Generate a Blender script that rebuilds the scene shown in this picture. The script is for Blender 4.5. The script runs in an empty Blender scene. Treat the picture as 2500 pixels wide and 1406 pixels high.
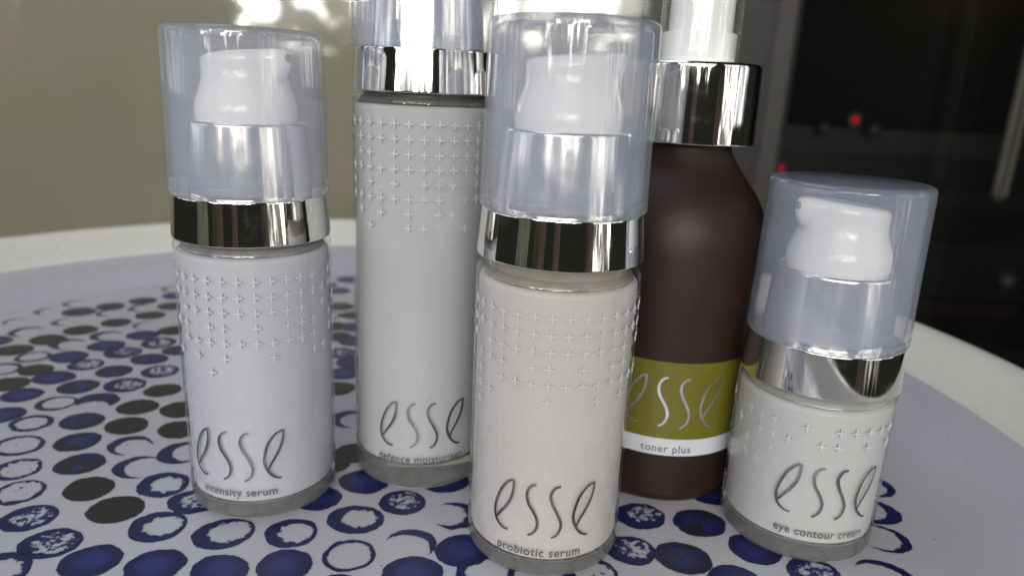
import bpy, bmesh, math, random
from mathutils import Vector, Matrix
R = math.radians
random.seed(7)
scene = bpy.context.scene
C = scene.collection

# ------------------------------------------------------------------ camera
PITCH, ROLL, CAM_H, F_PX = R(15.71), R(2.76), 0.10649, 1731.8
cam_data = bpy.data.cameras.new('camera')
cam = bpy.data.objects.new('camera', cam_data); C.objects.link(cam)
cp, sp, cr, sr = math.cos(PITCH), math.sin(PITCH), math.cos(ROLL), math.sin(ROLL)
ax_x = Vector((cr, sr * sp, sr * cp)); ax_y = Vector((-sr, cr * sp, cr * cp)); ax_z = Vector((0, -cp, sp))
cam.matrix_world = Matrix(((ax_x.x, ax_y.x, ax_z.x, 0), (ax_x.y, ax_y.y, ax_z.y, 0), (ax_x.z, ax_y.z, ax_z.z, CAM_H), (0, 0, 0, 1)))
cam_data.sensor_fit = 'HORIZONTAL'; cam_data.sensor_width = 36.0; cam_data.lens = F_PX / 2500 * 36
cam_data.clip_start = 0.005; cam_data.clip_end = 60
cam_data.dof.use_dof = True; cam_data.dof.focus_distance = 0.150; cam_data.dof.aperture_fstop = 15.0
scene.camera = cam

# ------------------------------------------------------------------ world and lamps
world = bpy.data.worlds.new('World'); scene.world = world; world.use_nodes = True
bg = world.node_tree.nodes['Background']
bg.inputs['Color'].default_value = (0.95, 0.95, 0.74, 1); bg.inputs['Strength'].default_value = 0.022

def area_lamp(name, loc, target, sx, sy, energy, color, foliage=None, fade=None, shift=(0, 0, 0)):
    """A soft opening to the daylight; foliage = (scale, low, high): daylight broken up by leaves."""
    d = bpy.data.lights.new(name, 'AREA'); d.shape = 'RECTANGLE'; d.size = sx; d.size_y = sy; d.energy = energy; d.color = color
    o = bpy.data.objects.new(name, d); C.objects.link(o); o.location = loc
    o.rotation_euler = (Vector(target) - Vector(loc)).to_track_quat('-Z', 'Y').to_euler()
    if foliage:
        d.use_nodes = True; nt = d.node_tree; em = nt.nodes['Emission']
        g = nt.nodes.new('ShaderNodeNewGeometry')
        mp = nt.nodes.new('ShaderNodeMapping'); mp.inputs['Location'].default_value = shift
        n = nt.nodes.new('ShaderNodeTexNoise'); n.inputs['Scale'].default_value = foliage[0]; n.inputs['Detail'].default_value = 5; n.inputs['Roughness'].default_value = 0.62
        m = nt.nodes.new('ShaderNodeMapRange'); m.interpolation_type = 'SMOOTHSTEP'
        m.inputs['From Min'].default_value = foliage[1]; m.inputs['From Max'].default_value = foliage[2]
        m.inputs['To Min'].default_value = 0.04; m.inputs['To Max'].default_value = 1.0
        nt.links.new(g.outputs['Position'], mp.inputs['Vector']); nt.links.new(mp.outputs['Vector'], n.inputs['Vector'])
        nt.links.new(n.outputs['Fac'], m.inputs['Value']); res = m.outputs['Result']
        if fade:                                             # the leaves close up towards the bottom of the opening
            sx_ = nt.nodes.new('ShaderNodeSeparateXYZ'); nt.links.new(g.outputs['Position'], sx_.inputs[0])
            ad = nt.nodes.new('ShaderNodeMath'); ad.operation = 'MULTIPLY_ADD'; nt.links.new(n.outputs['Fac'], ad.inputs[0]); ad.inputs[1].default_value = 0.30; nt.links.new(sx_.outputs[2], ad.inputs[2])
            fd = nt.nodes.new('ShaderNodeMapRange'); fd.interpolation_type = 'SMOOTHSTEP'; nt.links.new(ad.outputs[0], fd.inputs['Value'])
            fd.inputs['From Min'].default_value = fade[0] + 0.15; fd.inputs['From Max'].default_value = fade[1] + 0.15
            mu = nt.nodes.new('ShaderNodeMath'); mu.operation = 'MULTIPLY'; nt.links.new(res, mu.inputs[0]); nt.links.new(fd.outputs['Result'], mu.inputs[1]); res = mu.outputs[0]
        nt.links.new(res, em.inputs['Strength'])
    return o

area_lamp('sky_lamp', (-0.55, 0.42, 1.55), (-0.12, 0.30, 0.0), 1.5, 0.8, 9.0, (0.74, 0.82, 1.0))
area_lamp('garden_lamp', (-0.35, -1.42, 0.92), (-0.1, 0.3, 0.25), 2.2, 0.95, 31, (1.0, 0.98, 0.97), (3.0, 0.44, 0.56))
area_lamp('garden_lamp', (-0.40, -1.43, 0.42), (-0.40, 0.0, 0.40), 1.8, 0.40, 110, (1.0, 0.98, 0.90), (6.5, 0.53, 0.62), (0.22, 0.38), (0.27, 0, 0.16))
area_lamp('garden_lamp', (1.42, -0.90, 0.38), (0.05, 0.17, 0.05), 0.80, 1.7, 25, (1.0, 0.98, 0.88), (7.0, 0.47, 0.64), (-0.45, 0.1))
area_lamp('garden_lamp', (1.85, -0.20, 0.62), (0.05, 0.17, 0.10), 0.8, 1.1, 8, (0.95, 0.97, 1.0), (3.0, 0.36, 0.62))
area_lamp('garden_lamp', (-1.90, -0.02, 0.62), (-0.05, 0.17, 0.10), 1.6, 1.1, 14, (0.95, 0.97, 1.0), (3.5, 0.42, 0.64))
# added dim strip lamps that only draw brown and olive stripes in the chrome
for px_, py_, w_ in ((-0.66, -0.95, 0.34), (-0.17, -1.08, 0.17), (0.82, -0.95, 0.26)):
    area_lamp('stripe_lamp', (px_, py_, -0.14), (0.0, 0.17, -0.10), w_, 0.72, 0.22 * w_, (1.0, 0.64, 0.52), (6.0, 0.2, 0.8))
area_lamp('stripe_lamp', (-1.20, -0.70, -0.14), (0.0, 0.17, -0.10), 0.45, 0.72, 0.15, (0.92, 1.0, 0.62), (6.0, 0.2, 0.8))

scene.render.engine = 'CYCLES'
cy = scene.cycles
cy.use_denoising = True; cy.max_bounces = 14; cy.transparent_max_bounces = 32; cy.transmission_bounces = 10; cy.glossy_bounces = 6; cy.diffuse_bounces = 5
cy.sample_clamp_indirect = 6.0; cy.blur_glossy = 0.3; cy.caustics_refractive = True; cy.caustics_reflective = True
vs = scene.view_settings
vs.view_transform = 'Standard'; vs.look = 'None'; vs.exposure = -0.27; vs.gamma = 1.0; vs.use_curve_mapping = False

# ------------------------------------------------------------------ materials
def new_mat(name):
    m = bpy.data.materials.new(name); m.use_nodes = True
    return m, m.node_tree, m.node_tree.nodes['Principled BSDF']

def node(nt, kind, **kw):
    n = nt.nodes.new(kind)
    for k, v in kw.items():
        if hasattr(n, k) and k not in n.inputs: setattr(n, k, v)
        else: n.inputs[k.replace('_', ' ') if k not in n.inputs else k].default_value = v
    return n

def mth(nt, op, a, b=None, c=None, clamp=False):
    n = nt.nodes.new('ShaderNodeMath'); n.operation = op; n.use_clamp = clamp
    for i, x in enumerate((a, b, c)):
        if x is None: continue
        if isinstance(x, (int, float)): n.inputs[i].default_value = x
        else: nt.links.new(x, n.inputs[i])
    return n.outputs[0]

def smooth(nt, x, lo, hi, a=0.0, b=1.0):
    m = nt.nodes.new('ShaderNodeMapRange'); m.interpolation_type = 'SMOOTHSTEP'
    nt.links.new(x, m.inputs['Value'])
    for k, v in (('From Min', lo), ('From Max', hi), ('To Min', a), ('To Max', b)):
        if isinstance(v, (int, float)): m.inputs[k].default_value = v
        else: nt.links.new(v, m.inputs[k])
    return m.outputs['Result']

def mix_col(nt, f, a, b):
    n = nt.nodes.new('ShaderNodeMix'); n.data_type = 'RGBA'
    for i, x in ((0, f), (6, a), (7, b)):
        if isinstance(x, (int, float)): n.inputs[i].default_value = x
        elif isinstance(x, tuple): n.inputs[i].default_value = (*x, 1) if len(x) == 3 else x
        else: nt.links.new(x, n.inputs[i])
    return n.outputs[2]

def noise(nt, scale, detail=3, rough=0.5, vec=None, dims='3D', w=None):
    n = nt.nodes.new('ShaderNodeTexNoise'); n.noise_dimensions = dims
    n.inputs['Scale'].default_value = scale; n.inputs['Detail'].default_value = detail; n.inputs['Roughness'].default_value = rough
    if vec is None:
        vec = nt.nodes.new('ShaderNodeTexCoord').outputs['Object']
    nt.links.new(vec, n.inputs['Vector'])
    if w is not None: nt.links.new(w, n.inputs['W'])
    return n.outputs['Fac']

def plain(name, col, rough=0.5, metal=0.0, spec=0.5, mottle=0.06, scale=60, bump=0.0, bscale=900):
    """A plain surface with a slight unevenness of tone."""
    m, nt, b = new_mat(name)
    f = noise(nt, scale, 4, 0.6)
    lo = tuple(max(0, c * (1 - mottle)) for c in col); hi = tuple(min(1, c * (1 + mottle)) for c in col)
    nt.links.new(mix_col(nt, smooth(nt, f, 0.3, 0.7), lo, hi), b.inputs['Base Color'])
    b.inputs['Roughness'].default_value = rough; b.inputs['Metallic'].default_value = metal; b.inputs['Specular IOR Level'].default_value = spec
    if bump:
        bp = nt.nodes.new('ShaderNodeBump'); bp.inputs['Strength'].default_value = bump; bp.inputs['Distance'].default_value = 0.0001
        nt.links.new(noise(nt, bscale, 3, 0.6), bp.inputs['Height']); nt.links.new(bp.outputs[0], b.inputs['Normal'])
    return m

def chrome_mat(name, col, rough):
    m, nt, b = new_mat(name)
    b.inputs['Base Color'].default_value = (*col, 1); b.inputs['Metallic'].default_value = 1.0
    tc = nt.nodes.new('ShaderNodeTexCoord').outputs['Object']
    r = smooth(nt, noise(nt, 110, 6, 0.72, tc), 0.45, 0.75, rough, rough + 0.11)
    nt.links.new(r, b.inputs['Roughness'])
    mp = nt.nodes.new('ShaderNodeMapping'); mp.inputs['Scale'].default_value = (1, 1, 0.25); nt.links.new(tc, mp.inputs['Vector'])
    bp = nt.nodes.new('ShaderNodeBump'); bp.inputs['Strength'].default_value = 0.10; bp.inputs['Distance'].default_value = 0.0003
    nt.links.new(noise(nt, 230, 2, 0.5, mp.outputs['Vector']), bp.inputs['Height']); nt.links.new(bp.outputs[0], b.inputs['Normal'])
    return m

def fresnel(nt, ior):
    """Sheen of a thin sheet: the same from either face."""
    fr = nt.nodes.new('ShaderNodeFresnel'); g = nt.nodes.new('ShaderNodeNewGeometry')
    nt.links.new(mth(nt, 'MULTIPLY_ADD', g.outputs['Backfacing'], 1 / ior - ior, ior), fr.inputs['IOR'])
    return fr

def clear_wall_mat(name):
    """Thin clear wall: see-through with a mirror-like sheen that grows at grazing angles."""
    m, nt, b = new_mat(name); nt.nodes.remove(b)
    out = nt.nodes['Material Output']
    fr = fresnel(nt, 1.5)
    t = nt.nodes.new('ShaderNodeBsdfTransparent'); t.inputs['Color'].default_value = (0.975, 0.98, 0.975, 1)
    g = nt.nodes.new('ShaderNodeBsdfGlossy'); g.inputs['Roughness'].default_value = 0.05; g.inputs['Color'].default_value = (1, 1, 1, 1)
    mx = nt.nodes.new('ShaderNodeMixShader')
    nt.links.new(fr.outputs[0], mx.inputs[0]); nt.links.new(t.outputs[0], mx.inputs[1]); nt.links.new(g.outputs[0], mx.inputs[2])
    nt.links.new(mx.outputs[0], out.inputs['Surface'])
    return m

def frosted_mat(name, milk=0.17, tint=(0.72, 0.795, 1.0), rough=0.045):
    """Milky polypropylene: part of the light passes straight, part is scattered by the milky plastic, the skin is glossy."""
    m, nt, b = new_mat(name); nt.nodes.remove(b)
    out = nt.nodes['Material Output']
    t = nt.nodes.new('ShaderNodeBsdfTransparent'); t.inputs['Color'].default_value = (1.0, 0.988, 0.968, 1)
    d = nt.nodes.new('ShaderNodeBsdfDiffuse'); d.inputs['Color'].default_value = (*tint, 1)
    tl = nt.nodes.new('ShaderNodeBsdfTranslucent'); tl.inputs['Color'].default_value = (*tint, 1)
    dm = nt.nodes.new('ShaderNodeMixShader'); dm.inputs[0].default_value = 0.5
    nt.links.new(d.outputs[0], dm.inputs[1]); nt.links.new(tl.outputs[0], dm.inputs[2])
    lw = nt.nodes.new('ShaderNodeLayerWeight'); lw.inputs['Blend'].default_value = 0.25
    tc = nt.nodes.new('ShaderNodeTexCoord').outputs['Object']
    mp = nt.nodes.new('ShaderNodeMapping'); mp.inputs['Scale'].default_value = (1, 1, 0.05); nt.links.new(tc, mp.inputs['Vector'])
    streak = noise(nt, 420, 3, 0.6, mp.outputs['Vector'])
    amount = mth(nt, 'MULTIPLY_ADD', lw.outputs['Facing'], 0.10, smooth(nt, streak, 0.3, 0.7, milk * 0.9, milk * 1.1))
    m1 = nt.nodes.new('ShaderNodeMixShader')
    nt.links.new(amount, m1.inputs[0]); nt.links.new(t.outputs[0], m1.inputs[1]); nt.links.new(dm.outputs[0], m1.inputs[2])
    fr = fresnel(nt, 1.46)
    g = nt.nodes.new('ShaderNodeBsdfGlossy'); g.inputs['Roughness'].default_value = rough
    bp = nt.nodes.new('ShaderNodeBump'); bp.inputs['Strength'].default_value = 0.10; bp.inputs['Distance'].default_value = 0.0002
    nt.links.new(streak, bp.inputs['Height']); nt.links.new(bp.outputs[0], g.inputs['Normal'])
    mx = nt.nodes.new('ShaderNodeMixShader')
    nt.links.new(fr.outputs[0], mx.inputs[0]); nt.links.new(m1.outputs[0], mx.inputs[1]); nt.links.new(g.outputs[0], mx.inputs[2])
    nt.links.new(mx.outputs[0], out.inputs['Surface'])
    return m

def glass_mat(name):
    m, nt, b = new_mat(name)
    b.inputs['Base Color'].default_value = (0.93, 0.94, 0.92, 1); b.inputs['Roughness'].default_value = 0.02
    b.inputs['Transmission Weight'].default_value = 0.91; b.inputs['IOR'].default_value = 1.5
    return m

def dot_mat():
    """Stamped ink dot: each dot carries its own shape numbers; the brushed edge and the worn middle come from noise."""
    m, nt, b = new_mat('stamped_ink')
    out = nt.nodes['Material Output']
    tc = nt.nodes.new('ShaderNodeTexCoord').outputs['Object']
    oi = nt.nodes.new('ShaderNodeObjectInfo')
    seed = mth(nt, 'MULTIPLY', oi.outputs['Random'], 60.0)
    def prop(k):
        a = nt.nodes.new('ShaderNodeAttribute'); a.attribute_type = 'OBJECT'; a.attribute_name = k
        return a.outputs['Fac']
    sep = nt.nodes.new('ShaderNodeSeparateXYZ'); nt.links.new(tc, sep.inputs[0])
    def length(dx, dy):
        return mth(nt, 'SQRT', mth(nt, 'ADD', mth(nt, 'POWER', mth(nt, 'ABSOLUTE', dx), 2.0), mth(nt, 'POWER', mth(nt, 'ABSOLUTE', dy), 2.0)))
    x, y = sep.outputs[0], sep.outputs[1]
    big = mth(nt, 'SUBTRACT', noise(nt, 1.5, 2, 0.5, tc, '4D', seed), 0.5)
    fine = mth(nt, 'SUBTRACT', noise(nt, 4.2, 6, 0.62, tc, '4D', seed), 0.5)
    r = mth(nt, 'ADD', length(x, y), mth(nt, 'ADD', mth(nt, 'MULTIPLY', big, 0.22), mth(nt, 'MULTIPLY', fine, 0.17)))
    body = smooth(nt, r, 0.93, 0.98, 1.0, 0.0)
    hr = length(mth(nt, 'SUBTRACT', x, prop('hole_x')), mth(nt, 'SUBTRACT', y, prop('hole_y')))
    hr = mth(nt, 'ADD', hr, mth(nt, 'ADD', mth(nt, 'MULTIPLY', fine, prop('rough')), mth(nt, 'MULTIPLY', big, 0.18)))
    hole = smooth(nt, mth(nt, 'SUBTRACT', hr, prop('hole_r')), -0.05, 0.05, 1.0, 0.0)
    keep = mth(nt, 'MULTIPLY', hole, smooth(nt, mth(nt, 'ADD', fine, prop('fill')), 0.0, 0.08, 1.0, 0.0))
    ink = mth(nt, 'MULTIPLY', mth(nt, 'MULTIPLY', body, mth(nt, 'SUBTRACT', 1.0, keep)), prop('alpha'))
    shade = mth(nt, 'ADD', prop('dark'), mth(nt, 'MULTIPLY', mth(nt, 'ADD', big, mth(nt, 'MULTIPLY', fine, 0.5)), 1.6), clamp=True)
    thin = smooth(nt, mth(nt, 'ADD', hr, mth(nt, 'MULTIPLY', fine, -0.8)), 0.30, 0.75)
    blue = mix_col(nt, thin, (0.024, 0.035, 0.155), (0.013, 0.016, 0.088))
    col = mix_col(nt, smooth(nt, shade, 0.40, 0.75), blue, (0.022, 0.022, 0.026))
    nt.links.new(col, b.inputs['Base Color'])
    b.inputs['Roughness'].default_value = 0.32; b.inputs['Specular IOR Level'].default_value = 0.4
    t = nt.nodes.new('ShaderNodeBsdfTransparent')
    mx = nt.nodes.new('ShaderNodeMixShader')
    nt.links.new(ink, mx.inputs[0]); nt.links.new(t.outputs[0], mx.inputs[1]); nt.links.new(b.outputs[0], mx.inputs[2])
    nt.links.new(mx.outputs[0], out.inputs['Surface'])
    return m

def tray_mat(name, col, crumbs):
    m, nt, b = new_mat(name)
    tc = nt.nodes.new('ShaderNodeTexCoord').outputs['Object']
    f = smooth(nt, noise(nt, 9, 3, 0.5, tc), 0.25, 0.75)
    base = mix_col(nt, f, tuple(c * 0.95 for c in col), col)
    if crumbs:                                                # specks of grit scattered over the tray
        v = nt.nodes.new('ShaderNodeTexVoronoi'); v.voronoi_dimensions = '2D'; v.inputs['Scale'].default_value = 130; nt.links.new(tc, v.inputs['Vector'])
        wob = mth(nt, 'ADD', v.outputs['Distance'], mth(nt, 'MULTIPLY', noise(nt, 1600, 2, 0.6, tc), 0.10))
        pick = nt.nodes.new('ShaderNodeSeparateColor'); nt.links.new(v.outputs['Color'], pick.inputs[0])
        size = mth(nt, 'MULTIPLY', smooth(nt, pick.outputs[0], 0.88, 1.0), 0.05)
        speck = smooth(nt, mth(nt, 'SUBTRACT', wob, size), 0.035, 0.055, 1.0, 0.0)
        speck = mth(nt, 'MULTIPLY', speck, mth(nt, 'GREATER_THAN', pick.outputs[0], 0.88))
        base = mix_col(nt, mth(nt, 'MULTIPLY', speck, 0.75), base, (0.10, 0.075, 0.055))
        dust = smooth(nt, noise(nt, 90, 6, 0.75, tc), 0.45, 0.85, 0.0, 0.06)
        base = mix_col(nt, dust, base, (0.42, 0.37, 0.32))
    nt.links.new(base, b.inputs['Base Color'])
    nt.links.new(smooth(nt, noise(nt, 12, 3, 0.5, tc), 0.25, 0.75, 0.22, 0.30), b.inputs['Roughness'])
    return m

M = {}
M['chrome'] = chrome_mat('polished_chrome', (0.86, 0.85, 0.83), 0.035)
M['silver'] = chrome_mat('silver_collar', (0.94, 0.94, 0.95), 0.13)
M['wall_glass'] = clear_wall_mat('clear_glass_wall')
M['glass'] = glass_mat('thick_clear_glass')
M['frosted'] = frosted_mat('frosted_cap_plastic')
M['clear_cap'] = clear_wall_mat('clear_cap_plastic')
M['pump'] = plain('white_pump_plastic', (0.87, 0.87, 0.88), 0.14, mottle=0.02)
M['hole'] = plain('dried_cream', (0.38, 0.28, 0.18), 0.6, mottle=0.2, scale=900)
M['cross'] = plain('white_raised_ink', (0.55, 0.56, 0.58), 0.35, mottle=0.02)
M['foil'] = plain('dark_silver_foil', (0.36, 0.34, 0.33), 0.26, 1.0, mottle=0.35, scale=160)
M['silver_foil'] = plain('bright_silver_foil', (0.78, 0.78, 0.86), 0.33, 1.0, mottle=0.2, scale=200)
M['letters'] = plain('dark_grey_print', (0.075, 0.085, 0.085), 0.5, mottle=0.1, scale=400)
M['brown'] = plain('dark_brown_frosted_bottle', (0.023, 0.0108, 0.0082), 0.48, spec=0.35, mottle=0.12, scale=70, bump=0.15, bscale=2500)
M['olive'] = plain('olive_label_print', (0.140, 0.126, 0.009), 0.45, mottle=0.05, scale=300)
M['strip'] = plain('pale_label_print', (0.60, 0.61, 0.66), 0.45, mottle=0.04, scale=300)
M['dot'] = dot_mat()
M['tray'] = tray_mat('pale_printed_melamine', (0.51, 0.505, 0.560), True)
M['rim'] = tray_mat('warm_lit_melamine_rim', (0.66, 0.645, 0.585), False)  # cream tone warmer than the well, mostly painting in light on the slope
M['steel'] = plain('grey_painted_steel', (0.25, 0.25, 0.25), 0.4)

# ------------------------------------------------------------------ mesh helpers
def finish(name, me, mats, parent=None, smooth_angle=40):
    for m in (mats if isinstance(mats, (list, tuple)) else [mats]): me.materials.append(m)
    if smooth_angle:
        for p in me.polygons: p.use_smooth = True
        me.set_sharp_from_angle(angle=R(smooth_angle))
    o = bpy.data.objects.new(name, me); C.objects.link(o)
    if parent is not None: o.parent = parent
    return o

def lathe_mesh(profile, seg=96, loop=False, mm=0.001):
    """Turn a profile of (radius, height) in millimetres round the z axis."""
    vs_, fs, rows = [], [], []
    for r, z in profile:
        if r < 1e-6:
            rows.append([len(vs_)]); vs_.append((0, 0, z * mm))
        else:
            rows.append(list(range(len(vs_), len(vs_) + seg)))
            for i in range(seg):
                a = 2 * math.pi * i / seg
                vs_.append((r * mm * math.cos(a), r * mm * math.sin(a), z * mm))
    n = len(rows)
    for k in range(n if loop else n - 1):
        a, b = rows[k], rows[(k + 1) % n]
        for i in range(seg):
            j = (i + 1) % seg
            if len(a) == 1 and len(b) == 1: continue
            if len(a) == 1: fs.append((a[0], b[j], b[i]))
            elif len(b) == 1: fs.append((a[i], a[j], b[0]))
            else: fs.append((a[i], a[j], b[j], b[i]))
    me = bpy.data.meshes.new('lathe'); me.from_pydata(vs_, [], fs)
    bm = bmesh.new(); bm.from_mesh(me); bmesh.ops.recalc_face_normals(bm, faces=bm.faces); bm.to_mesh(me); bm.free()
    return me

def lathe(name, profile, mat, parent=None, seg=96, loop=False, angle=40):
    return finish(name, lathe_mesh(profile, seg, loop), mat, parent, angle)

def arc(cx, cz, r, a0, a1, n=5):
    return [(cx + r * math.cos(R(a0 + (a1 - a0) * i / n)), cz + r * math.sin(R(a0 + (a1 - a0) * i / n))) for i in range(n + 1)]

def box_bm(bm, x0, x1, y0, y1, z0, z1, bev=0.0):
    t = bmesh.new(); bmesh.ops.create_cube(t, size=1.0)
    for v in t.verts:
        v.co = Vector(((x0 + x1) / 2 + v.co.x * (x1 - x0), (y0 + y1) / 2 + v.co.y * (y1 - y0), (z0 + z1) / 2 + v.co.z * (z1 - z0)))
    if bev: bmesh.ops.bevel(t, geom=list(t.edges), offset=bev, segments=2, affect='EDGES')
    me = bpy.data.meshes.new('t'); t.to_mesh(me); t.free(); bm.from_mesh(me); bpy.data.meshes.remove(me)

def box(name, x0, x1, y0, y1, z0, z1, mat, parent=None, bev=0.0):
    bm = bmesh.new(); box_bm(bm, x0, x1, y0, y1, z0, z1, bev)
    me = bpy.data.meshes.new(name); bm.to_mesh(me); bm.free()
    return finish(name, me, mat, parent, 30)

def empty(name, loc, label, cat, group=None):
    o = bpy.data.objects.new(name, None); C.objects.link(o); o.location = loc; o.empty_display_size = 0.01
    o['label'] = label; o['category'] = cat
    if group: o['group'] = group
    return o

def around(s, z, rad):
    """Flat artwork (arc length s, height z, in mm) laid on a cylinder; s = 0 faces -y, +s runs to the right."""
    a = s / rad
    return (rad * math.sin(a) * 0.001, -rad * math.cos(a) * 0.001, z * 0.001)

def catmull(pts, n=7):
    out = []
    P = [pts[0]] + list(pts) + [pts[-1]]
    for i in range(1, len(P) - 2):
        p0, p1, p2, p3 = P[i - 1], P[i], P[i + 1], P[i + 2]
        for k in range(n):
            t = k / n
            out.append(tuple(0.5 * ((2 * p1[j]) + (-p0[j] + p2[j]) * t + (2 * p0[j] - 5 * p1[j] + 4 * p2[j] - p3[j]) * t * t + (-p0[j] + 3 * p1[j] - 3 * p2[j] + p3[j]) * t ** 3) for j in (0, 1)))
    out.append(pts[-1]); return out

LOGO = [
    [(-6.9, 6.47), (-7.95, 5.97), (-8.9, 4.96), (-9.86, 3.45), (-10.6, 1.71), (-11.23, -0.3), (-11.47, -2.17), (-11.16, -4.1), (-10.44, -5.25), (-9.24, -6.11), (-7.84, -6.27)],
    [(-6.9, 6.47), (-6.91, 4.49), (-7.34, 2.06), (-8.61, -0.58), (-9.76, -2.19), (-10.83, -3.95)],
    [(-1.71, 6.36), (-2.79, 5.95), (-3.55, 4.79), (-3.73, 3.34), (-3.22, 1.45), (-2.09, -0.34), (-1.22, -2.23), (-1.13, -3.95), (-1.81, -5.51), (-3.05, -6.39)],
    [(3.64, 6.29), (2.56, 5.91), (1.77, 4.88), (1.56, 3.46), (2.18, 1.49), (3.22, -0.51), (4.07, -2.56), (4.09, -4.3), (3.31, -5.9), (2.22, -6.49)],
    [(11.8, 6.26), (10.07, 5.62), (8.99, 4.55), (7.98, 3.03), (7.24, 0.58), (6.97, -1.69), (7.58, -3.83), (8.67, -5.51), (9.92, -6.41), (10.87, -6.62)],
    [(11.8, 6.26), (11.62, 4.2), (11.0, 2.07), (9.71, -0.49), (8.58, -2.27), (7.87, -4.06)],
]

def logo(parent, theta, zc, rad, scale, mat, width=0.59):
    vs_, fs = [], []
    s0 = R(theta) * rad
    for li, stroke in enumerate(LOGO):
        pts = catmull(stroke); n = len(pts); base = len(vs_)
        lift = 0.03 + 0.004 * li
        for i, (x, y) in enumerate(pts):
            a = pts[max(i - 1, 0)]; b = pts[min(i + 1, n - 1)]
            dx, dy = b[0] - a[0], b[1] - a[1]; L = math.hypot(dx, dy) or 1
            t = i / (n - 1)
            w = width / 2 * (0.62 + 0.5 * math.sin(math.pi * min(1, 0.12 + 0.8 * t)))
            nx, ny = -dy / L * w, dx / L * w
            for sg in (1, -1):
                vs_.append(around(s0 + (x + sg * nx) * scale, zc + (y + sg * ny) * scale, rad + lift))
        for i in range(n - 1):
            fs.append((base + 2 * i, base + 2 * i + 1, base + 2 * i + 3, base + 2 * i + 2))
    me = bpy.data.meshes.new('logo'); me.from_pydata(vs_, [], fs)
    return finish('logo', me, mat, parent, 60)

def text(name, body, parent, theta, zmid, rad, width, xh, mat):
    """Lettering printed on the cylinder: width in mm, xh the height of a small letter in mm."""
    cu = bpy.data.curves.new('t', 'FONT'); cu.body = body; cu.resolution_u = 4; cu.space_character = 1.10; cu.offset = 0.009
    to = bpy.data.objects.new('t', cu); C.objects.link(to)
    dg = bpy.context.evaluated_depsgraph_get()
    me = bpy.data.meshes.new_from_object(to.evaluated_get(dg))
    bpy.data.objects.remove(to); bpy.data.curves.remove(cu)
    bm = bmesh.new(); bm.from_mesh(me)
    bmesh.ops.triangulate(bm, faces=bm.faces)
    xs = [v.co.x for v in bm.verts]; x0, x1 = min(xs), max(xs)
    for _ in range(1):
        bmesh.ops.subdivide_edges(bm, edges=[e for e in bm.edges if e.calc_length() > 0.18], cuts=1)
    k = width / (x1 - x0); ky = xh / 0.52
    for v in bm.verts:
        v.co = around(R(theta) * rad + (v.co.x - (x0 + x1) / 2) * k, zmid + (v.co.y - 0.26) * ky, rad + 0.03)
    bm.to_mesh(me); bm.free(); me.materials.clear()
    return finish(name, me, mat, parent, 60)

# ------------------------------------------------------------------ the setting: dark terrace floor, wall plane with window and door
FLOOR_Z, WALL_Y = -0.62, 1.0
fl = box('floor', -2.2, 2.2, -2.0, 3.2, FLOOR_Z - 0.05, FLOOR_Z, plain('dark_paving', (0.10, 0.095, 0.085), 0.7, mottle=0.3, scale=9))
fl['kind'] = 'structure'

def olive_mat():
    m, nt, b = new_mat('olive_roller_blind')
    tc = nt.nodes.new('ShaderNodeTexCoord').outputs['Object']
    f = smooth(nt, noise(nt, 2.2, 3, 0.5, tc), 0.3, 0.7)
    c = mix_col(nt, f, (0.345, 0.330, 0.248), (0.395, 0.350, 0.275))
    g = smooth(nt, noise(nt, 5.0, 3, 0.6, tc), 0.45, 0.72, 0.0, 0.5)
    nt.links.new(mix_col(nt, g, c, (0.30, 0.33, 0.17)), b.inputs['Base Color'])
    b.inputs['Roughness'].default_value = 0.8; b.inputs['Specular IOR Level'].default_value = 0.2
    return m

M['olive_blind'] = olive_mat()
M['frame'] = plain('charcoal_aluminium', (0.030, 0.028, 0.028), 0.38, mottle=0.1)
M['frame_light'] = plain('grey_brown_aluminium', (0.055, 0.050, 0.047), 0.42, mottle=0.1)
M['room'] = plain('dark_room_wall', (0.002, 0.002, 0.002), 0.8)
M['pane'] = clear_wall_mat('window_pane')
Y = WALL_Y
win = empty('window', (-0.5, Y, FLOOR_Z), 'glazed window leaf with an olive blind behind it reflecting bright garden foliage', 'window')
def part_box(name, x0, x1, y0, y1, z0, z1, mat, root, bev=0.002):
    l = root.location
    return box(name, x0 - l.x, x1 - l.x, y0 - l.y, y1 - l.y, z0 - l.z, z1 - l.z, mat, root, bev)
part_box('blind', -1.62, 0.16, Y + 0.05, Y + 0.055, FLOOR_Z + 0.02, 1.4, M['olive_blind'], win, 0)
part_box('glass_pane', -1.62, 0.165, Y - 0.003, Y + 0.003, FLOOR_Z + 0.02, 1.4, M['pane'], win, 0)
part_box('stile', 0.165, 0.222, Y - 0.02, Y + 0.03, FLOOR_Z, 1.42, M['frame'], win)
part_box('stile', -1.68, -1.62, Y - 0.02, Y + 0.03, FLOOR_Z, 1.42, M['frame'], win)
part_box('rail', -1.62, 0.165, Y - 0.02, Y + 0.03, 1.40, 1.46, M['frame'], win)
part_box('rail', -1.62, 0.165, Y - 0.02, Y + 0.03, FLOOR_Z, FLOOR_Z + 0.02, M['frame'], win)

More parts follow.
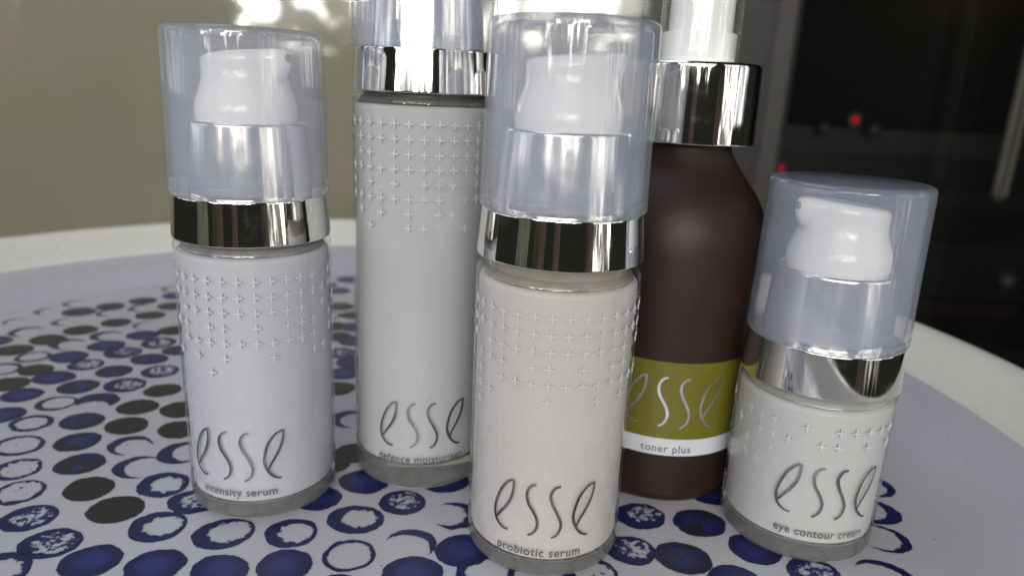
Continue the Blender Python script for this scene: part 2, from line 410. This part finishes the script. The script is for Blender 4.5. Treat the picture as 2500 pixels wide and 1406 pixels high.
doorway = empty('door_frame', (0.3, Y, FLOOR_Z), 'charcoal metal door frame post with a lighter brown edge strip', 'door frame')
part_box('post', 0.226, 0.318, Y - 0.03, Y + 0.02, FLOOR_Z, 1.42, M['frame'], doorway)
part_box('edge_strip', 0.318, 0.347, Y - 0.034, Y + 0.016, FLOOR_Z, 1.42, M['frame_light'], doorway, 0.004)
part_box('post', 1.45, 1.53, Y - 0.03, Y + 0.02, FLOOR_Z, 1.42, M['frame'], doorway)
part_box('head_rail', 0.347, 1.45, Y - 0.03, Y + 0.02, 1.36, 1.42, M['frame'], doorway)
# the door leaf stands ajar, swung back into the room round its hinge on the post
door = empty('glass_door', (0.352, Y + 0.03, FLOOR_Z), 'dark glass door leaf standing ajar with a long loop handle', 'door')
door.rotation_euler = (0, 0, R(25))
LZ = -FLOOR_Z
box('hinge_stile', 0.0, 0.012, -0.02, 0.02, 0.005, LZ + 1.35, M['frame'], door, 0.002)
box('lock_stile', 1.02, 1.06, -0.02, 0.02, 0.005, LZ + 1.35, M['frame'], door, 0.002)
box('rail', 0.03, 1.02, -0.02, 0.02, LZ + 1.30, LZ + 1.35, M['frame'], door, 0.002)
box('rail', 0.03, 1.02, -0.02, 0.02, 0.005, 0.06, M['frame'], door, 0.002)
box('glass_pane', 0.012, 1.02, -0.003, 0.003, 0.06, LZ + 1.30, M['pane'], door)

def tube_mesh(pts, rad, seg=12):
    vs_, fs = [], []
    n = len(pts)
    for i, p in enumerate(pts):
        p = Vector(p); d = (Vector(pts[min(i + 1, n - 1)]) - Vector(pts[max(i - 1, 0)])).normalized()
        up = Vector((0, 1, 0)); a = d.cross(up).normalized(); b = a.cross(d).normalized()
        for k in range(seg):
            t = 2 * math.pi * k / seg
            vs_.append(p + a * (rad * math.cos(t)) + b * (rad * math.sin(t)))
    for i in range(n - 1):
        for k in range(seg):
            j = (k + 1) % seg
            fs.append((i * seg + k, i * seg + j, (i + 1) * seg + j, (i + 1) * seg + k))
    fs.append(tuple(range(seg))[::-1]); fs.append(tuple(range((n - 1) * seg, n * seg)))
    me = bpy.data.meshes.new('tube'); me.from_pydata(vs_, [], fs); return me

hx, hy = 0.47, -0.05
zb, zt = -0.03 - FLOOR_Z, 0.47 - FLOOR_Z
pts = [(hx + 0.0105, hy, zt)] + [(hx + 0.0105, hy, zb + 0.02)] + [(hx + 0.0105 * math.cos(R(a)), hy, zb + 0.0105 + 0.0105 * math.sin(R(a))) for a in range(0, -181, -20)] + [(hx - 0.0105, hy, zb + 0.02), (hx - 0.0105, hy, zt)]
M['handle'] = plain('brushed_handle_metal', (0.085, 0.08, 0.062), 0.55, 0.1, mottle=0.1)
hd = finish('handle', tube_mesh(pts, 0.0070), M['handle'], door)
bolt = finish('bolt', tube_mesh([(hx + 0.0105, hy - 0.010, 0.128 - FLOOR_Z), (hx + 0.0105, hy, 0.1281 - FLOOR_Z)], 0.0065), plain('bolt_metal', (0.4, 0.4, 0.36), 0.3, 0.3), hd)

# dim room behind the door
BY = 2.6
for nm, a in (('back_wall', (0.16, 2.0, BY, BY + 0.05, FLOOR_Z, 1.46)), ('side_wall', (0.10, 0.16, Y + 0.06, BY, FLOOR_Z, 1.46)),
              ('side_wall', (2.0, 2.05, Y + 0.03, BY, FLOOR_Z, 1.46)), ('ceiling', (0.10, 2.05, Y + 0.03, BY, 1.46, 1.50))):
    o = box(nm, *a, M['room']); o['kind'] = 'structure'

def far(x1, z1, y):
    """Point of the wall plane y = 1 pushed back along the line of sight to depth y."""
    return Vector((x1 * y, y, CAM_H + (z1 - CAM_H) * y))
SY = 1.9
sb = empty('sideboard', (far(0.55, 0, SY).x, SY, FLOOR_Z), 'dark sideboard in the dim room behind the glass door', 'sideboard')
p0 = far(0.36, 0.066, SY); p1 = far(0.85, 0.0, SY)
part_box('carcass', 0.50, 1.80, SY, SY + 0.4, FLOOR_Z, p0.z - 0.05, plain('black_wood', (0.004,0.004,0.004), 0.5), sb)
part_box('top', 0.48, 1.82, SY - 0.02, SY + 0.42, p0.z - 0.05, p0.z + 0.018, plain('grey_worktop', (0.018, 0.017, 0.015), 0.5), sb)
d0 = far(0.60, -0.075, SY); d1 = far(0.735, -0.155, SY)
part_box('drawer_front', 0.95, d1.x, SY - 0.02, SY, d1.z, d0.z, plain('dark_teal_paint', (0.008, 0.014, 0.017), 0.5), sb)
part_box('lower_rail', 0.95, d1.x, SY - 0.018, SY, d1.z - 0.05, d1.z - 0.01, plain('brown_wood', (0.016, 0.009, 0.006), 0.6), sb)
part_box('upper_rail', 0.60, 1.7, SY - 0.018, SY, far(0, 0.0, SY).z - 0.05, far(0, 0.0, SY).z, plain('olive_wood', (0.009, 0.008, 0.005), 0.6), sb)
def ball_mesh(r):
    bm = bmesh.new(); bmesh.ops.create_uvsphere(bm, u_segments=20, v_segments=12, radius=r)
    me = bpy.data.meshes.new('ball'); bm.to_mesh(me); bm.free(); return me
k = finish('knob', ball_mesh(0.024), plain('pale_knob', (0.09, 0.085, 0.07), 0.4), sb); k.location = far(0.714, -0.128, SY - 0.03) - sb.location
for x1, z1 in ((0.416, 0.073), (0.484, 0.074)):
    k = finish('knob', ball_mesh(0.018), plain('grey_knob', (0.055, 0.055, 0.06), 0.4), sb); k.location = far(x1, z1, SY - 0.04) - sb.location
# a little red lamp on each of two appliances
def red_lamp(x1, z1, y, label):
    p = far(x1, z1, y)
    t = empty('indicator_lamp', (p.x, p.y, p.z), label, 'lamp', 'red indicator lamps in the dark room')
    m, nt, b = new_mat('red_light'); b.inputs['Base Color'].default_value = (0.3, 0.0, 0.02, 1); b.inputs['Emission Color'].default_value = (1.0, 0.01, 0.05, 1); b.inputs['Emission Strength'].default_value = 0.36
    bz = finish('bezel', lathe_mesh([(0, -6), (17, -6), (17, 0), (14, 0), (14, -3), (0, -3)], 24), M['frame'], t); bz.rotation_euler = (R(90), 0, 0)
    finish('bulb', ball_mesh(0.0085), m, t)
red_lamp(0.457, 0.086, 1.75, 'small red indicator lamp glowing above the sideboard between two grey knobs')
red_lamp(0.3655, 0.016, 1.70, 'small red indicator lamp glowing just over the frosted cap of the shortest bottle')
# amber wall light: shade in front, glow on the wall behind
ap = far(0.60, 0.31, BY - 0.03)
am = empty('wall_light', ap, 'dim amber wall light glowing on the far wall of the dark room', 'lamp')
sh = finish('shade', lathe_mesh([(0, -30), (45, -28), (48, 0), (45, 0), (43, -26), (0, -28)], 32), M['room'], am); sh.rotation_euler = (R(-90), 0, 0); sh.location = (0, -0.13, 0)
al = bpy.data.lights.new('amber_bulb', 'POINT'); al.energy = 0.9; al.color = (1.0, 0.62, 0.10); al.shadow_soft_size = 0.02
alo = bpy.data.objects.new('amber_bulb', al); C.objects.link(alo); alo.parent = am; alo.location = (0, -0.11, 0)

# ------------------------------------------------------------------ the tray
TC = (-0.065, 0.210)
tray = empty('tray_table', (TC[0], TC[1], FLOOR_Z), 'round white tray table stamped with blue and black dots under the five bottles', 'table')
TZ = -FLOOR_Z * 1000
prof = [(0, 0), (100, 0), (180, 0), (184, 0.05), (186, 0.5), (195, 2.6), (206, 5.2), (211, 6.1), (214, 6.4), (221, 6.9), (225, 7.4)]
rim_p = [(225, 7.4), (227, 8.6), (231, 11.4), (235.5, 15.3), (239.5, 18.6), (242, 20.1), (244.2, 20.7), (246.4, 20.2), (247.6, 18.6), (247.2, 16.0),
         (243, 11.0), (236, 6.0), (228, 2.0), (215, -1.0), (190, -4.5), (0, -4.5)]
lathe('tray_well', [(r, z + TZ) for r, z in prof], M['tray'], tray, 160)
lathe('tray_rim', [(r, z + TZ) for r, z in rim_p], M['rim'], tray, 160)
lathe('stem', [(0, 12), (24, 12), (24, TZ - 30), (60, TZ - 4.6), (0, TZ - 4.6)], M['steel'], tray, 48)
lathe('foot', [(0, 0), (170, 0), (172, 3), (168, 7), (30, 13), (0, 13)], M['steel'], tray, 64)

DOTS = [
    (-183.0, 237.4, 'R'), (-171.4, 237.9, 'K'), (-161.2, 232.0, 'F'), (-157.3, 244.7, 'M'), (-144.2, 240.1, 'G'), (-128.2, 241.9, 'M'), (-172.3,
    224.9, 'K'), (-162.3, 217.1, 'F'), (-148.6, 225.5, 'G'), (-134.1, 228.8, 'M'), (-119.5, 225.9, 'K'), (-147.8, 212.1, 'R'), (-136.0, 215.6, 'X'),
    (-121.0, 212.4, 'K'), (-106.7, 212.0, 'K'), (-158.4, 202.4, 'F'), (-146.5, 198.0, 'R'), (-132.6, 200.9, 'G'), (-117.6, 199.3, 'K'), (-100.9,
    198.5, 'K'), (-141.1, 184.2, 'R'), (-126.2, 188.0, 'G'), (-110.2, 187.3, 'C'), (-93.6, 184.8, 'C'), (-132.9, 171.6, 'Q'), (-118.2, 175.9, 'G'),
    (-101.7, 175.7, 'C'), (-125.1, 160.8, 'Q'), (-108.7, 164.1, 'K'), (-90.8, 167.6, 'T'), (-115.4, 150.2, 'M'), (-96.9, 155.4, 'K'), (-79.5, 160.5,
    'M'), (-104.2, 140.9, 'M'), (-83.3, 149.4, 'T'), (-91.6, 135.5, 'F'), (-109.4, 131.0, 'T'), (-76.9, 135.0, 'F'), (-66.6, 147.8, 'T'), (-50.7,
    149.3, 'T'), (-48.9, 164.7, 'F'), (-36.6, 156.1, 'T'), (-38.3, 173.7, 'F'), (-26.2, 164.6, 'M'), (-15.8, 175.7, 'F'), (-11.9, 159.8, 'O'), (-21.5,
    147.1, 'A'), (-35.0, 141.9, 'R'), (-8.6, 145.8, 'F'), (-19.4, 136.8, 'F'), (-62.2, 134.5, 'F'), (-48.6, 137.3, 'F'), (-2.8, 138.5, 'R'), (-43.9,
    189.1, 'K'), (-50.3, 182.7, 'K'), (-50.4, 211.1, 'C'), (36.6, 163.6, 'M'), (51.6, 161.7, 'G'), (31.9, 148.9, 'M'), (44.1, 146.9, 'G'), (63.0,
    152.0, 'G'), (58.3, 176.8, 'F'), (54.7, 139.3, 'F'), (74.3, 143.7, 'M'), (21.2, 139.4, 'Q'), (101.4, 171.4, 'O'), (98.2, 158.8, 'O'), (91.4,
    143.8, 'A'), (107.6, 184.5, 'O'), (-195.3, 303.8, 'K'), (-186.4, 313.4, 'K'), (-176.8, 323.9, 'K'), (-165.6, 335.3, 'F'), (-172.5, 345.2, 'c'),
    (-208.6, 302.2, 'c'), (-211.9, 286.7, 'c'), (-192.8, 289.6, 'c'), (-172.0, 292.0, 'K'), (-162.9, 303.7, 'K'), (-181.8, 304.0, 'c'), (-172.3,
    313.1, 'c'), (-200.1, 275.5, 'C'), (-180.8, 280.4, 'K'), (-158.1, 290.3, 'c'), (-186.5, 268.0, 'K'), (-167.0, 275.4, 'C'), (-143.4, 285.9, 'K'),
    (-153.2, 278.1, 'F'), (-176.2, 264.2, 'C'), (-160.8, 264.5, 'F'), (-142.8, 270.2, 'M'), (-205.2, 263.4, 'F'), (-150.9, 258.4, 'M'), (-191.7,
    255.3, 'K'), (-180.3, 249.7, 'R'), (-167.8, 251.4, 'F'), (-137.8, 253.0, 'G'), (-131.1, 263.5, 'F'), (-203.8, 314.9, 'c'), (-90.5, 379.5, 'F'),
    (-91.1, 356.8, 'F'), (-83.5, 330.0, 'K'), (-78.9, 301.0, 'K'), (-69.7, 301.1, 'F'), (-74.7, 288.0, 'K'), (-66.0, 283.3, 'F'), (-68.4, 268.7, 'M'),
    (-60.6, 259.5, 'F'), (-62.2, 248.0, 'F'), (-61.5, 234.3, 'K')
]
STYLE = {  # hole_x, hole_y, hole_r, rough, fill, dark, alpha
    'F': (0, 0, 0.0, 0.2, 0.0, 0.10, 1), 'K': (0, 0, 0.0, 0.2, 0.0, 0.95, 1), 'G': (0, 0, 0.0, 0.2, 0.0, 0.52, 1),
    'R': (0.05, 0.0, 0.74, 0.25, -0.5, 0.05, 1), 'Q': (0.05, 0.02, 0.72, 0.9, -0.10, 0.05, 1), 'M': (0.12, 0.08, 0.60, 1.0, 0.03, 0.12, 1),
    'T': (0.16, 0.06, 0.60, 0.75, -0.22, 0.30, 1), 'C': (0.32, -0.02, 0.80, 0.3, -0.5, 0.30, 1), 'X': (0.35, -0.75, 0.80, 0.35, -0.5, 0.45, 1),
    'c': (0.36, 0.05, 0.92, 0.4, -0.5, 0.10, 0.55), 'O': (-0.24, 0.0, 0.80, 0.45, -0.5, 0.15, 1), 'A': (-0.10, -0.32, 0.95, 0.35, -0.5, 0.15, 1)}
bm = bmesh.new(); bmesh.ops.create_circle(bm, cap_ends=True, cap_tris=True, segments=28, radius=1.16)
dot_me = bpy.data.meshes.new('printed_dot'); bm.to_mesh(dot_me); bm.free(); dot_me.materials.append(M['dot'])
placed = []
def put_dot(x, y, st, size=None):
    i = len(placed); placed.append((x, y))
    o = bpy.data.objects.new('printed_dot', dot_me); C.objects.link(o); o.parent = tray
    s = (size or random.uniform(6.3, 7.0)) * 0.001
    o.location = (x * 0.001 - TC[0], y * 0.001 - TC[1], -FLOOR_Z + 0.00006 + 0.0000015 * (i % 60))
    o.scale = (s * random.uniform(0.98, 1.10), s * random.uniform(0.90, 0.98), 1)
    o.rotation_euler = (0, 0, R(random.uniform(-22, 22)))
    j = lambda a: random.uniform(-a, a)
    hx_, hy_, hr_, ro, fi, dk, al_ = STYLE[st]
    o['hole_x'] = hx_ + j(0.05); o['hole_y'] = hy_ + j(0.07); o['hole_r'] = hr_ * (1 + j(0.07)); o['rough'] = ro; o['fill'] = float(fi); o['dark'] = dk + j(0.08); o['alpha'] = float(al_)
for x, y, st in DOTS: put_dot(x, y, st, 5.6 if st == 'c' else None)
row = 0; yy = 40.0
while yy < 385:                                   # the rest of the stamped rows, hidden or out of the picture
    xx = -245 + (row % 2) * 7.2
    while xx < 115:
        x, y = xx + random.uniform(-1.3, 1.3), yy + random.uniform(-1.3, 1.3)
        if math.hypot(x - TC[0] * 1000, y - TC[1] * 1000) < 168 and all(math.hypot(x - a, y - b) > 12.6 for a, b in placed):
            put_dot(x, y, random.choice('FFKKGGMTFGQFK'))
        xx += 14.4
    yy += 12.6; row += 1

# ------------------------------------------------------------------ the pump bottles
def cross_mesh():
    a, w, d = 1.06, 0.195, 0.11
    out = [(-w, -a), (w, -a), (w, -w), (a, -w), (a, w), (w, w), (w, a), (-w, a), (-w, w), (-a, w), (-a, -w), (-w, -w)]
    n = len(out)
    vs_ = [around(x, z, 18.5 - 0.03) for x, z in out] + [around(x, z, 18.5 + d) for x, z in out]
    vs_ = [around(x * (18.5 / 18.5), z, 18.5 - 0.03) for x, z in out] + [around(x, z, 18.5 + d) for x, z in out]
    fs = [(i, (i + 1) % n, n + (i + 1) % n, n + i) for i in range(n)]
    q = n
    fs += [(q + 0, q + 1, q + 2, q + 11), (q + 2, q + 3, q + 4, q + 5), (q + 5, q + 6, q + 7, q + 8), (q + 8, q + 9, q + 10, q + 11), (q + 2, q + 5, q + 8, q + 11)]
    me = bpy.data.meshes.new('cross'); me.from_pydata(vs_, [], fs); me.materials.append(M['cross']); return me
CROSS = cross_mesh()

def actuator_mesh():
    """White pump head: flared skirt, waist, slanted top, short spout along +x. Height about 16 mm."""
    rows = [(0.0, 11.2), (0.03, 11.5), (0.12, 11.65), (0.24, 11.55), (0.36, 11.1), (0.48, 10.45), (0.60, 9.95), (0.70, 9.75), (0.78, 9.75), (0.86, 9.8), (0.925, 9.75), (0.965, 9.45), (0.99, 8.9), (1.0, 8.2)]
    seg, vs_, fs = 64, [], []
    def spout(t):
        u = max(0, min(1, (t - 0.56) / 0.20)); v = 1 - max(0, min(1, (t - 0.955) / 0.06)) * 0.30
        return u * u * (3 - 2 * u) * v
    H_ = 15.6
    def top(x): return 0.115 * x
    for t, r in rows:
        for i in range(seg):
            f = 2 * math.pi * i / seg; d = math.atan2(math.sin(f), math.cos(f))
            g = math.exp(-(d / 0.30) ** 2) * 3.0 * spout(t)
            rr = r * (1 - 0.03 * t * abs(math.sin(f))) + g
            x, y = rr * math.cos(f), rr * math.sin(f) * (1 if abs(d) > 0.6 else 1)
            vs_.append((x * 0.001, y * 0.001, (H_ * t + top(x) * t ** 2) * 0.001))
    nr = len(rows)
    for k in range(nr - 1):
        for i in range(seg):
            j = (i + 1) % seg
            fs.append((k * seg + i, k * seg + j, (k + 1) * seg + j, (k + 1) * seg + i))
    last = (nr - 1) * seg
    for q, sc in enumerate((0.75, 0.4)):
        for i in range(seg):
            x, y, z = vs_[last + i]
            xx = x * sc; vs_.append((xx, y * sc, (H_ + top(xx * 1000) + 0.25 * (1 - sc)) * 0.001))
        b0 = last + q * seg; b1 = b0 + seg
        for i in range(seg):
            j = (i + 1) % seg; fs.append((b0 + i, b0 + j, b1 + j, b1 + i))
    vs_.append((0, 0, (H_ + 0.28) * 0.001)); c = len(vs_) - 1; b1 = last + 2 * seg
    for i in range(seg): fs.append((b1 + i, b1 + (i + 1) % seg, c))
    fs.append(tuple(range(seg))[::-1])
    me = bpy.data.meshes.new('actuator'); me.from_pydata(vs_, [], fs); return me

def pump_bottle(name, loc, label, zc, shoulder, band, cap_top, cream, neck_col, spout, logo_at, txt, crosses, th0, cap_tilt=(0, 0), neck_r=15.6):
    """zc = underside of the contents, shoulder = top of the glass wall, band = (bottom, top) of the chrome band, in mm."""
    b = empty(name, loc, label, 'bottle', 'white glass pump bottles on the tray')
    b0, b1 = band
    lathe('glass_base', [(0, 1.2), (11, 1.0), (13.5, 0.35), (15.0, 0.0), (16.0, 0.0)] + arc(16.0, 2.5, 2.5, -90, 0, 6) + [(18.5, zc + 0.5), (0, zc + 0.5)], M['glass'], b)
    lathe('glass_wall', [(18.5, zc + 0.52), (18.5, shoulder - 1.6)] + arc(16.9, shoulder - 1.6, 1.6, 0, 90, 6) + [(neck_r + 0.3, shoulder + 0.05), (neck_r + 0.3, b0 + 0.4)], M['wall_glass'], b)
    cm = plain(name + '_cream', cream, 0.55, spec=0.3, mottle=0.025, scale=45)
    rc = 17.75
    lathe('contents', [(0, zc - 0.5), (15.5, zc - 0.5)] + arc(16.45, zc + 0.8, 1.3, -90, 0, 6) + [(rc, shoulder - 3.3)] + arc(rc - 1.2, shoulder - 3.3, 1.2, 0, 90, 4) + [(0, shoulder - 2.1)], cm, b)
    lathe('neck', [(0, shoulder - 2.05), (16.6, shoulder - 2.05), (16.8, shoulder - 1.7), (16.2, shoulder - 0.6), (neck_r, shoulder - 0.2), (neck_r, b0 + 0.5), (0, b0 + 0.5)], plain(name + '_neck', neck_col, 0.45, mottle=0.15, scale=120), b)  # neck flared over the shoulder; grey tones paint in the shade below the band
    lathe('chrome_band', [(15.0, b0 + 0.1), (18.1, b0)] + arc(18.30, b0 + 0.25, 0.25, -90, 4, 4) + [(18.535, b0 + 0.45), (18.525, b0 + 0.65), (17.795, b1 - 0.65), (17.785, b1 - 0.45)] + arc(17.52, b1 - 0.25, 0.25, 4, 90, 4) + [(14.0, b1)], M['chrome'], b, 128)
    lathe('collar', [(14.7, b1 + 0.02), (14.6, b1 + 3), (14.15, b1 + 10), (13.7, b1 + 15.9)] + arc(12.9, b1 + 15.9, 0.8, 0, 90, 4) + [(12.4, b1 + 16.7), (12.2, b1 + 16.2), (0, b1 + 16.2)], M['silver'], b)
    act = finish('pump_head', actuator_mesh(), M['pump'], b, 50); act.location = (0, 0, (b1 + 16.25) * 0.001); act.rotation_euler = (0, 0, R(spout - 90))
    hole = finish('spout_opening', lathe_mesh([(0, 0.25), (0.75, 0.25), (1.0, 0.0), (1.0, -0.6), (0, -0.6)], 20), M['hole'], act)
    hole.rotation_euler = (0, R(90), 0); hole.location = (0.01262, 0, 0.0148)
    # frosted cap with its two moulded rings near the mouth
    h = cap_top - b1; ro, rt = 18.3, 17.7
    out = [(17.2, 0.15), (17.9, 0.12), (18.25, 0.4), (18.35, 1.0), (18.05, 1.4), (18.35, 1.8), (18.35, 2.6), (18.0, 3.0), (18.3, 3.4), (18.2, 6.0)]
    out += [(ro - (ro - rt) * f, h * f) for f in (0.3, 0.5, 0.7, 0.85, 0.93)] + arc(rt - 1.3, h - 1.3, 1.3, 0, 90, 6) + [(0, h)]
    inn = [(0, h - 1.3), (rt - 2.2, h - 1.3), (rt - 1.35, h - 2.1), (17.1, 4.0), (17.1, 0.5)]
    cap = lathe('cap', out + inn, M['frosted'], b, 128, loop=False)
    # close the mouth ring
    cap.location = (0, 0, b1 * 0.001); cap.rotation_euler = (R(cap_tilt[0]), R(cap_tilt[1]), 0)
    logo(b, logo_at[0], logo_at[1], 18.5, 1.0, M['foil'])
    text('product_name', txt[0], b, txt[1], txt[2], 18.5, txt[3], 1.55, M['letters'])
    for z, ks in crosses:
        for kk in ks:
            o = bpy.data.objects.new('raised_cross', CROSS); C.objects.link(o); o.parent = b
            o.location = (0, 0, z * 0.001); o.rotation_euler = (0, 0, R(th0 + 11.25 * kk))
    return b

def rows(spec, lim, dens):
    """Add the crosses that run on round the back, thinning out towards the bottom like those in front."""
    out = []
    for i, (z, ks) in enumerate(spec):
        out.append((z, list(ks) + [q for q in range(lim + 1, 32 - lim - 1) if random.random() < dens[min(i, len(dens) - 1)]]))
    return out
rg = lambda a, b_: list(range(a, b_ + 1))
DENS = (1.0, 0.95, 0.9, 0.7, 0.8, 0.4, 0.2, 0.15)
A_ROWS = rows([(61.6, rg(-5, 5)), (57.9, rg(-5, 6)), (54.2, rg(-4, 4) + [6]), (50.5, [-5, -4, -2, -1, 1, 3, 4, 5]), (46.8, rg(-4, 5)), (43.1, [-5, -3, -1, 2, 5, 6]), (39.4, [-2])], 6, DENS)
B_ROWS = rows([(97.2, rg(-5, 5)), (93.65, rg(-4, 5)), (90.1, [-4, -3] + rg(-1, 5)), (86.55, rg(-5, 5)), (83.0, [-5, -3, -1, 1, 2, 3, 5]), (79.4, rg(-5, 2) + [4, 5]), (75.85, [-4, -2, 0, 2, 3]), (72.3, [-3, 0, 1, 4])], 6, DENS)
C_ROWS = rows([(62.0, rg(-6, 6)), (58.3, rg(-6, 6)), (54.6, [-6] + rg(-4, 5)), (50.9, [-5, -4, -3, -1, 0, 2, 4, 5]), (47.2, [-5, -3, -2, -1, 0, 1, 2, 3, 4, 5, 6]), (43.5, [-5, -4, 0, 3, 5]), (39.8, [-5])], 6, DENS)
D_ROWS = rows([(35.0, [-6, -5, -4, -2, 0, 1, 2, 3, 4]), (31.25, [-7, -5, -4, -3, -1, 0, 2, 4]), (27.5, [-6, -4]), (23.75, [-6, -5])], 7, (0.6, 0.6, 0.4, 0.2))

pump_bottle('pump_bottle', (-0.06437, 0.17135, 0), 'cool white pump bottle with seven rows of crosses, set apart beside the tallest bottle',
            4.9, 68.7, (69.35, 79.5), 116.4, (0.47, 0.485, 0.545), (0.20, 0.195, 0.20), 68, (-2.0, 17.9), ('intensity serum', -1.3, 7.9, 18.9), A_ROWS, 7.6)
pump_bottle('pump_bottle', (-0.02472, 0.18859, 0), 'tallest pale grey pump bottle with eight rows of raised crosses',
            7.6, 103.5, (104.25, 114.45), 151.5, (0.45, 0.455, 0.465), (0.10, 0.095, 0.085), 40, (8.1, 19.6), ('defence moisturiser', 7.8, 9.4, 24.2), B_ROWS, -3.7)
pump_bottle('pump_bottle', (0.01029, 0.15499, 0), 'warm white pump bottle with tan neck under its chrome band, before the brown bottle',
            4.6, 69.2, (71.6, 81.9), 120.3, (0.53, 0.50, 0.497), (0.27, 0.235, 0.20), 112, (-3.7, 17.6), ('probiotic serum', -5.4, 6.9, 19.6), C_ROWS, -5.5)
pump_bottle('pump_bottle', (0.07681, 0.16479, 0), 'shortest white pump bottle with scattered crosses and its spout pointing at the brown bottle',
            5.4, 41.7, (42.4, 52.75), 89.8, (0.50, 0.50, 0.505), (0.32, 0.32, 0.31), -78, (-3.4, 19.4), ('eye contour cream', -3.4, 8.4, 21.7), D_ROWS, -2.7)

# ------------------------------------------------------------------ the brown spray bottle
e = empty('spray_bottle', (0.04485, 0.19256, 0), 'dark brown frosted bottle with olive label, chrome collar and clear spray cap', 'bottle')
lathe('body', [(0, 1.0), (16, 0.8), (18.5, 0.0), (19.8, 0.0)] + arc(19.8, 3.2, 3.2, -90, 0, 6) + [(23.0, 40), (23.0, 68), (22.85, 71.5), (22.2, 75.4), (21.0, 79.0), (19.2, 82.2), (16.9, 85.2), (14.9, 87.8), (13.2, 90.2), (11.6, 93.0), (11.0, 95.0), (11.0, 97.0), (0, 97.0)], M['brown'], e, 128)
lathe('label', [(23.0, 19.62), (23.09, 19.62), (23.09, 41.0), (23.0, 41.0)], M['olive'], e, 128, loop=True)
lathe('name_strip', [(23.0, 14.8), (23.09, 14.8), (23.09, 19.6), (23.0, 19.6)], M['strip'], e, 128, loop=True)
logo(e, -4.2, 30.0, 23.11, 1.08, M['silver_foil'], 0.62)
text('product_name', 'toner plus', e, -5.5, 16.55, 23.10, 13.3, 1.6, M['letters'])
lathe('chrome_collar', [(10.6, 95.3), (16.0, 95.1)] + arc(16.4, 95.35, 0.25, -90, 1, 3) + [(16.645, 95.6), (16.64, 95.9), (16.32, 113.2), (16.31, 113.5)] + arc(15.3, 113.8, 1.0, 1, 90, 6) + [(9.0, 114.8)], M['chrome'], e, 128)
lathe('sprayer', [(0, 114.9), (9.35, 114.9), (9.4, 115.6), (9.4, 121.6), (9.2, 122.0), (8.0, 122.0), (7.9, 134), (7.6, 140), (6.6, 141.5), (0, 141.5)], M['pump'], e, 64)
lathe('spray_cap', [(9.6, 114.95), (10.1, 114.95), (10.15, 116), (9.9, 152)] + arc(8.9, 152, 1.0, 0, 90, 4) + [(0, 153.0), (0, 152.0), (8.8, 152.0), (9.3, 151), (9.55, 116)], M['clear_cap'], e, 96)
